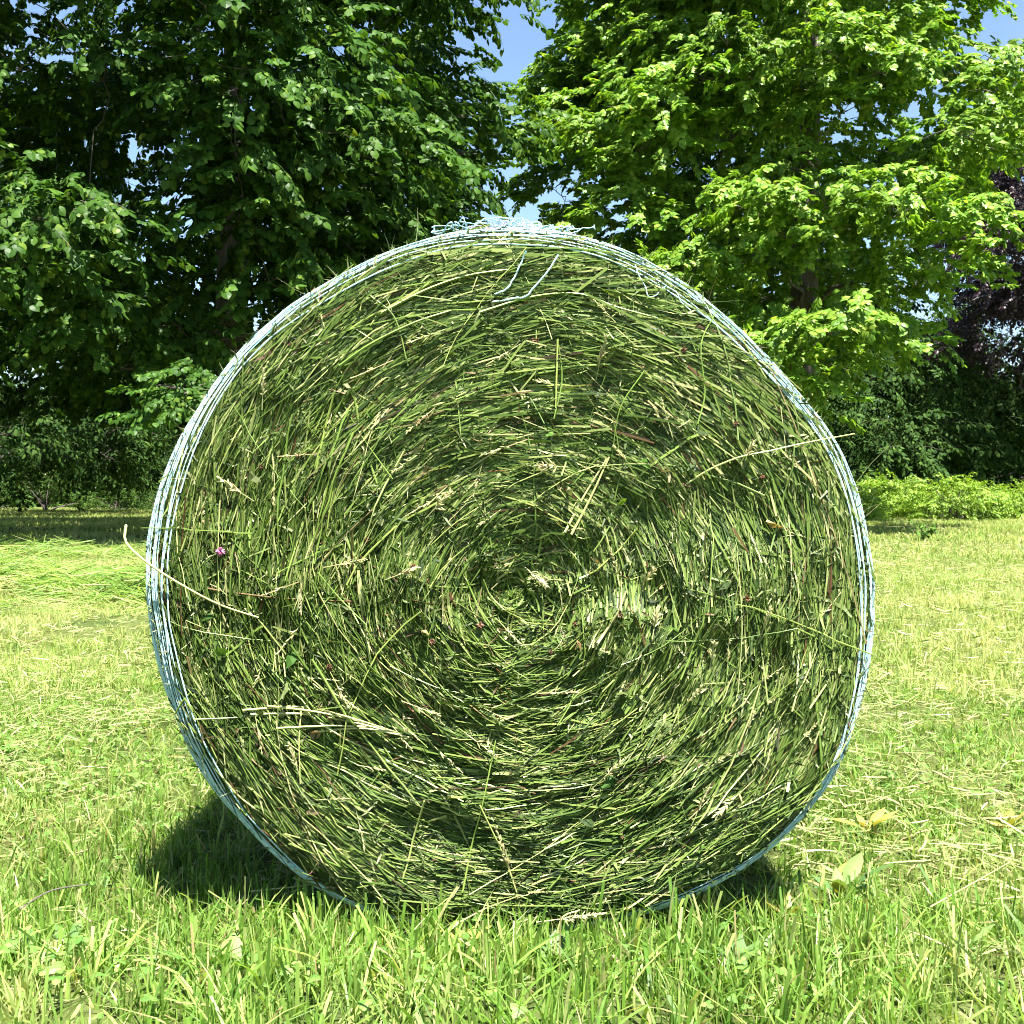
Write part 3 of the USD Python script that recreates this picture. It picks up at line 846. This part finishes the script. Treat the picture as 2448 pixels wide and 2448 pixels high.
for pts in ([(565, 1340), (563, 1400), (566, 1480)], [(872, 1690), (890, 1600), (910, 1520), (935, 1400)], [(905, 1520), (950, 1620), (975, 1690)], [(1012, 620), (1010, 720)], [(1052, 640), (1048, 770)], [(1215, 700), (1170, 770), (1155, 860)],
            [(1315, 800), (1330, 740), (1322, 650), (1352, 590)], [(1045, 790), (1060, 720), (1055, 655)], [(600, 1080), (640, 1130), (690, 1180)], [(700, 560), (745, 600), (770, 690)], [(860, 720), (870, 820)], [(1395, 1310), (1400, 1180), (1390, 1040)]):
    stem_px(pts, float(U(.0011, .0017)), M["stem"], off=.016)
stem_px([(905, 590), (1000, 560), (1090, 555), (1160, 580), (1240, 600)], .0023, M["stem"])
stem_px([(720, 590), (800, 548), (880, 520), (960, 508)], .0026, M["stem"])
stem_px([(640, 690), (700, 650), (780, 610), (850, 585)], .0026, M["stem"])


def seed_head(p0, p1, n=26, w=.010, r=None):
    r = r or np.random.default_rng(int(abs(p0[0]) * 1e4))
    t = r.uniform(0, 1, n)
    ax = unit(p1 - p0)
    c = p0 + (p1 - p0) * t[:, None]
    d = unit(ax * 1.6 + r.normal(0, .6, (n, 3)))
    ln = w * (1.3 - .7 * t) * r.uniform(.7, 1.3, n)
    P = c[:, None] + d[:, None] * ln[:, None, None] * np.linspace(0, 1, 4)[None, :, None]
    a = tubes(P, (w * .14) * np.array([[.3, 1, .8, .1]]) * np.ones((n, 1)), 4)
    st = tubes((p0 + (p1 - p0) * np.linspace(-.6, 1, 6)[:, None])[None], np.full((1, 6), .0008), 3)
    return join([a, st])


for (x, y, u, v) in [(495, 745, 500, 700), (1405, 860, 1420, 835), (455, 930, 415, 905), (1215, 1100, 1235, 1075), (1235, 1185, 1242, 1150), (960, 1640, 935, 1560), (1440, 1190, 1450, 1150), (1140, 1470, 1180, 1430), (1345, 1250, 1350, 1215),
                    (750, 1085, 790, 1070), (1000, 1080, 1030, 1105), (1130, 690, 1140, 640), (640, 1065, 690, 1055), (1400, 1500, 1350, 1540), (1050, 880, 1015, 880), (820, 960, 850, 930), (560, 1450, 545, 1400), (1300, 1330, 1330, 1290)]:
    obj("seed_head", seed_head(face_y(x, y, .018), face_y(u, v, .024), n=int(U(22, 40)), w=float(U(.009, .015))), M["seed"], bale)
rr = np.random.default_rng(12)
for _ in range(60):
    th0, s0 = rr.uniform(-np.pi, np.pi), math.sqrt(rr.random()) * .55
    p = surf(np.array([th0]), np.array([s0]), np.array([.012]))[0][0]
    a = th0 + np.pi / 2 + rr.normal(0, .5)
    q = p + np.array([math.cos(a), -.1, math.sin(a)]) * rr.uniform(.03, .055)
    obj("seed_head", seed_head(p, q, n=int(rr.integers(14, 26)), w=rr.uniform(.006, .010), r=rr), M["seed"], bale)


def flower(p, size, seed):
    r = np.random.default_rng(seed)
    d = unit(r.normal(0, 1, (34, 3)))
    P = p + d[:, None] * size * np.linspace(.1, 1, 4)[None, :, None] * r.uniform(.8, 1.1, (34, 1, 1))
    return tubes(P, size * np.array([[.08, .16, .2, .06]]) * np.ones((34, 1)), 4)


f_ = obj("clover_flower", flower(face_y(415, 1040, .016), .009, 1), M["pink"], bale)
f_.SetCustomDataByKey("label", "pink clover flower on the left of the face")
for k, (x, y) in enumerate([(905, 1180), (1040, 1230), (815, 1210), (780, 1070), (690, 1020), (1010, 640), (1290, 660), (1170, 1160), (950, 1330), (1390, 800), (560, 860), (1175, 1585), (1440, 900), (620, 1260), (1085, 1180), (850, 1130), (1410, 1130), (490, 880)]):
    obj("dry_flower", flower(face_y(x, y, .010), float(U(.004, .0075)), 40 + k), M["brown"], bale)


def crumple(p, size, seed):
    r = np.random.default_rng(seed)
    v = OVAL[0] * size
    v = v + r.normal(0, size * .08, v.shape)
    q, _ = np.linalg.qr(r.normal(0, 1, (3, 3)))
    return v @ q.T + p, OVAL[1]


for k in range(70):
    th0, s0 = rr.uniform(-np.pi, np.pi), math.sqrt(rr.random()) * .57
    p = surf(np.array([th0]), np.array([s0]), np.array([.010]))[0][0]
    obj("torn_leaf", crumple(p, rr.uniform(.015, .035), 700 + k), M["dryleaf"] if k % 6 == 0 else M["shrub"] if k % 3 == 1 else M["chaff"], bale)

# ---- net wrap
def net_strand(base, amp, seed, r, a0=-np.pi, a1=np.pi, n=260, off=.009, closed=True):
    th = np.linspace(a0, a1, n)
    c, sn = np.cos(th), np.sin(th)
    w = (noise(np.stack([c * 2.2 + 9, sn * 2.2, np.full(n, seed * 3.1)], -1), seed) - .5) * 2
    w2 = (noise(np.stack([c * 9 + 9, sn * 9, np.full(n, seed * 1.7)], -1), seed + 50) - .5) * 2
    narrow = np.interp(sn, [-1, -.4, .5, 1], [.55, .75, 1.0, 1.15])
    s = Rof(th) - RHO + base * (narrow if base < .14 else 1.0) + (np.interp(sn, [-1, -.3, .3], [.034, .012, 0]) - .022 * np.clip(-c - .8, 0, 1) / .2 * (np.abs(sn) < .6) if base < .14 else 0.0) + amp * w + .0012 * w2
    P, N = surf(th, s, off + .002 * w2)
    return P, np.full(n, r) * (1 + .35 * (noise(np.stack([th * 5, th * 0, th * 0 + seed], -1), 3) - .5))


cross = []
web = [net_strand(b, .012, 900 + k, .001) for k, b in enumerate(np.linspace(.0, 1.24, 30))]
for k in range(2, len(web) - 1):
    A, B = web[k][0], web[k + 1][0]
    i = np.arange(0, 256, 3)
    j = np.arange(0, 256, 3) + 2
    Z = np.stack([A[i], (A[i] + B[j % 260]) / 2, B[np.minimum(j, 259)]], 1)
    Z2 = np.stack([B[np.minimum(j, 259)], (A[np.minimum(i + 3, 259)] + B[np.minimum(j, 259)]) / 2, A[np.minimum(i + 3, 259)]], 1)
    cross += [Z, Z2]
Zs = np.concatenate(cross)
net = obj("net_wrap", tubes(Zs, np.full(Zs.shape[:2], .0006), 3), M["net"], bale)
for k, (P, r) in enumerate(web[4:]):
    obj("net_strand", tubes(P[None], np.full((1, len(P)), .0011), 3), M["net"], net)
for k, b in enumerate([.046, .052, .058, .063, .068, .073, .078, .083, .088, .093, .099, .105, .112, .118, .126, .134]):
    P, r = net_strand(b, .013, 11 + k, .00095 if k % 3 else .0015)
    obj("net_strand", tubes(P[None], r[None], 5), M["net"], net, smooth=True)


def tangle_strand(pts, r, mat, n=40, name="loose_strand", wig=.004, seed=0):
    rs = np.random.default_rng(seed)
    P = curve(np.array(pts), n)
    P = P + (np.stack([noise(np.stack([np.linspace(0, 9, n), np.full(n, seed + i * 7.7), np.zeros(n)], -1), seed + i) for i in range(3)], -1) - .5) * wig * 2
    return obj(name, tubes(P[None], np.full((1, n), r), 4), mat, net, smooth=True)


def top(x, y, d):
    return np.array([(x - 966) / 2226 * d, d, CAM_H + (925 - y) / 2226 * d])


rt = np.random.default_rng(77)
# loose net bunched up on top of the bale
for k in range(16):
    x = rt.uniform(800, 1010)
    pts = []
    for q in range(rt.integers(5, 9)):
        y = 440 - 26 * math.exp(-((x - 930) / 110) ** 2) * rt.uniform(.0, 1.15)
        pts.append(top(x, y, 2.20 + rt.uniform(-.03, .12)))
        x += rt.uniform(-14, 40)
        if x > 1060:
            break
    if len(pts) > 2:
        tangle_strand(pts, .0010 if k % 3 else .0015, M["net_violet"] if k == 5 else M["net"], seed=k, wig=.007)
for k in range(34):
    x, y = rt.uniform(820, 1090), rt.uniform(428, 480)
    pts = [top(x, y, 2.125)]
    for q in range(3):
        pts.append(pts[-1] + np.array([rt.uniform(-.01, .03), rt.uniform(-.004, .012), rt.uniform(-.012, .012)]))
    for p in pts:   # keep on the wrap
        th = math.atan2(p[2] - ZC, p[0] - XC); rad = math.hypot(p[0] - XC, p[2] - ZC); R = float(Rof(np.array([th]))[0])
        if rad < R + .004:
            f = (R + rt.uniform(.002, .010)) / rad
            p[0] = XC + (p[0] - XC) * f; p[2] = ZC + (p[2] - ZC) * f
    tangle_strand(pts, .0009, M["net"], n=18, seed=100 + k, wig=.004)
for pts in ([(1050, 485), (1030, 520), (1000, 552), (975, 562), (930, 570)], [(990, 478), (975, 520), (950, 548), (935, 556)]):
    P = np.array([face_y(x, y, .016) for x, y in pts])
    tangle_strand(P, .0017, M["net"], seed=5, wig=.003)
tangle_strand(np.array([face_y(x, y, .014) for x, y in ((1195, 500), (1225, 560), (1260, 545), (1300, 590))]), .0009, M["net"], seed=8)


# ---------------------------------------------------------------- small things in the foreground
def gpt(x, y):
    """The spot on the field that shows at this place of the photograph."""
    d = CAM_H * 2226 / (y - 925)
    gx = (x - 966) / 2226 * d
    return np.array([gx, d, float(ground_z(np.array([gx]), np.array([d]))[0]) + .018])


def leafy(name, label, x, y, n, ln, mat, seed, kind=LANCE, up=.9, cat="plant", mats=None):
    r = np.random.default_rng(seed)
    T = thing(name, label, cat, gpt(x, y))
    for k in range(n):
        a = 2 * np.pi * k / n + r.uniform(-.4, .4)
        d = unit([math.cos(a), math.sin(a), r.uniform(.25, 1.3) * up])
        L = r.uniform(*ln)
        t = np.linspace(0, 1, 6)
        pet = r.uniform(.25, .5) * L
        R = frame_x(d[None], unit([-math.cos(a), -math.sin(a), 1.0]))[0]
        m = mats[k % len(mats)] if mats else mat
        obj("leaf", put(kind, R, d * pet, L), m, T, smooth=True)
        obj("stalk", tubes((np.zeros(3) + d * (pet + .25 * L) * t[:, None])[None], np.linspace(.0017, .001, 6)[None], 4), m, T)
    return T


leafy("dock_plant", "broad-leaved dock with one large upright grey-green leaf at the right foot of the bale", 1590, 1722, 11, (.05, .09), M["broad"], 401, up=1.5, mats=[M["broad"], M["broad"], M["yellow"]])
for k, (x, y, nn, ln, m, kd, lab) in enumerate([
        (1640, 1585, 6, (.04, .07), M["yellow"], LANCE, "yellowing leafy plant right of the bale, behind the dock"),
        (1905, 1575, 7, (.03, .05), M["yellow"], OVAL, "small yellow-leaved plant at the right edge"),
        (120, 1815, 4, (.03, .05), M["broad"], OVAL, "seedling with one round upright leaf in the left foreground"),
        (30, 1840, 5, (.03, .05), M["broad"], HEART, "pale broad-leaved weed at the left edge of the foreground"),
        (665, 1750, 5, (.025, .045), M["yellow"], MAPLE, "yellow jagged-leaved weed at the bale's foot, left of centre"),
        (710, 1825, 5, (.02, .04), M["yellow"], MAPLE, "small yellow weed in the foreground below the bale's left foot"),
        (880, 1825, 6, (.03, .06), M["yellow"], LANCE, "yellow strap-leaved weed in the centre foreground"),
        (1255, 1712, 5, (.03, .05), M["clover"], LANCE, "green weed with blunt cut leaves against the bale's foot, right of centre"),
        (1485, 1755, 5, (.025, .045), M["yellow"], OVAL, "yellow round-leaved weed between the bale's right foot and the dock"),
        (1390, 1900, 7, (.04, .06), M["broad"], MAPLE, "green lobed-leaved weed in the right foreground"),
        (1830, 1830, 5, (.03, .05), M["broad"], LANCE, "narrow-leaved weed in the far right foreground"),
        (420, 1890, 6, (.03, .05), M["clover"], HEART, "low clover-like weed in the left foreground"),
        (1060, 1880, 6, (.03, .045), M["broad"], HEART, "low heart-leaved weed in the centre foreground")]):
    leafy("weed", lab, x, y, nn + 2, (ln[0] * .85, ln[1] * .95), m, 410 + k, kd, up=1.2)


def stub_tuft(x, y, label, n, h, seed, mat):
    r = np.random.default_rng(seed)
    T = thing("cut_tuft", label, "grass tuft", gpt(x, y))
    for k in range(n):
        b = r.normal(0, .02, 2)
        d = unit([b[0] * 10 + r.normal(0, .12), b[1] * 10 + r.normal(0, .12), 1])
        L = r.uniform(*h)
        t = np.linspace(0, 1, 5)[:, None]
        P = np.array([b[0], b[1], -.005]) + d * L * t + r.normal(0, .004, 3) * t ** 2
        f = r.uniform(0, np.pi)
        obj("blade", ribbons(P[None], np.array([[[math.cos(f), math.sin(f), 0]]]), np.array([[1, 1, .95, .9, .8]]) * r.uniform(.0022, .0042)), mat, T)


stub_tuft(785, 1765, "tuft of thick square-cut pale green stems at the bale's foot, left of centre", 34, (.05, .085), 450, M["broad"])
stub_tuft(1310, 1745, "small cut tuft of grass at the bale's foot, right of centre", 16, (.035, .06), 451, M["grass"])
stub_tuft(1530, 1735, "cut tuft of grass leaning by the dock's stem", 18, (.04, .08), 452, M["grass"])
stub_tuft(600, 1790, "tuft of wide blades in the foreground left of the yellow weeds", 22, (.05, .095), 453, M["grass"])


def lying(name, label, cat, pts, r, mat, z=.05):
    P = np.array([gpt(x, y) + [0, 0, zz] for x, y, zz in pts])
    c = P[0].copy()
    T = tag(obj(name, tubes((curve(P, 18))[None], np.linspace(r * 1.2, r * .7, 18)[None], 6, cap=True), mat, smooth=50), label, cat)


lying("twig", "thin dark dry twig lying in the grass at the left edge of the foreground", "twig", [(30, 1790, .05), (90, 1760, .06), (160, 1745, .06)], .0016, M["bark"])
lying("straw", "long straight pale straw lying on the grass before the bale's shadow", "straw", [(470, 1745, .045), (600, 1745, .06), (735, 1730, .075)], .0012, M["straw"])
lying("straw", "thin slanting straw across the right foreground grass", "straw", [(1760, 1790, .05), (1850, 1740, .06), (1910, 1700, .06)], .0012, M["straw"])
sp = gpt(1060, 1880)
P = np.array([gpt(1045, 1880) + [0, 0, .02], gpt(1060, 1880) + [0, 0, .075], gpt(1095, 1875) + [0, 0, .088], gpt(1140, 1875) + [0, 0, .082]])
sh = thing("fallen_seed_head", "pale bent grass seed head arching over the grass in front of the bale", "seed head")
obj("stem", tubes(curve(P[:3], 10)[None], np.full((1, 10), .0012), 4), M["straw"], sh)
obj("head", seed_head(P[1], P[3], n=70, w=.009), M["seed"], sh)


def clover_patch(seed, n=34, size=.3):
    r = np.random.default_rng(seed)
    parts = []
    for _ in range(n):
        b = np.array([*r.uniform(-size / 2, size / 2, 2), r.uniform(.015, .05)])
        tilt = unit(np.array([r.normal(0, .35), r.normal(0, .35), 1.0]))
        s = r.uniform(.007, .014)
        for q in range(3):
            a = q * 2.094 + r.uniform(-.15, .15) + b[0] * 40
            d = np.array([math.cos(a), math.sin(a), 0]); d = unit(d - tilt * (d @ tilt))
            parts.append(put(OVAL, np.stack([d, np.cross(tilt, d), tilt], -1) * np.array([1, 1.5, 1]), b, s))
        parts.append(tubes(np.stack([[b[0] * .9, b[1] * .9, -.005], (b * .95), b])[None], np.full((1, 3), .0006), 3))
    return join(parts)


cp = scatter(1.1, 4.2, .3)
cp = cp[~under_bale(cp) & (noise(np.column_stack([cp * 1.6, np.zeros(len(cp))]), 66) > .42)]
o = instancer("/World", "clover", [clover_patch(500 + k) for k in range(5)], M["clover"], np.column_stack([cp, ground_z(cp[:, 0], cp[:, 1])]), rot_z(U(0, 6.28, len(cp))), U(.9, 1.3, len(cp)), rng.integers(0, 5, len(cp)))
tag(o, "small green clover leaves scattered low among the foreground grass", "clover")

# weed clump standing out on the right
T = thing("weed_clump", "clump of leafy weeds left standing in the field right of the bale", "weeds", gpt(1742, 1021))
r = np.random.default_rng(88)
for k in range(14):
    a, L = r.uniform(0, 6.28), r.uniform(.14, .34)
    tip = np.array([math.cos(a) * .2, math.sin(a) * .2, L])
    P = curve(np.array([[0, 0, 0], tip * [.4, .4, .6], tip]), 6)
    obj("stem", tubes(P[None], np.linspace(.004, .002, 6)[None], 4), M["shrub"], T)
    lv = []
    for q in range(9):
        u = r.uniform(.25, 1)
        b = np.array([np.interp(u, np.linspace(0, 1, 6), P[:, i]) for i in range(3)])
        lv.append(put(LANCE, frame_x(unit(r.normal(0, 1, 3) * [1, 1, .6])[None], unit([.01, .02, 1]))[0], b, r.uniform(.05, .10)))
    obj("leaves", join(lv), M["shrub"], T, kind="stuff")
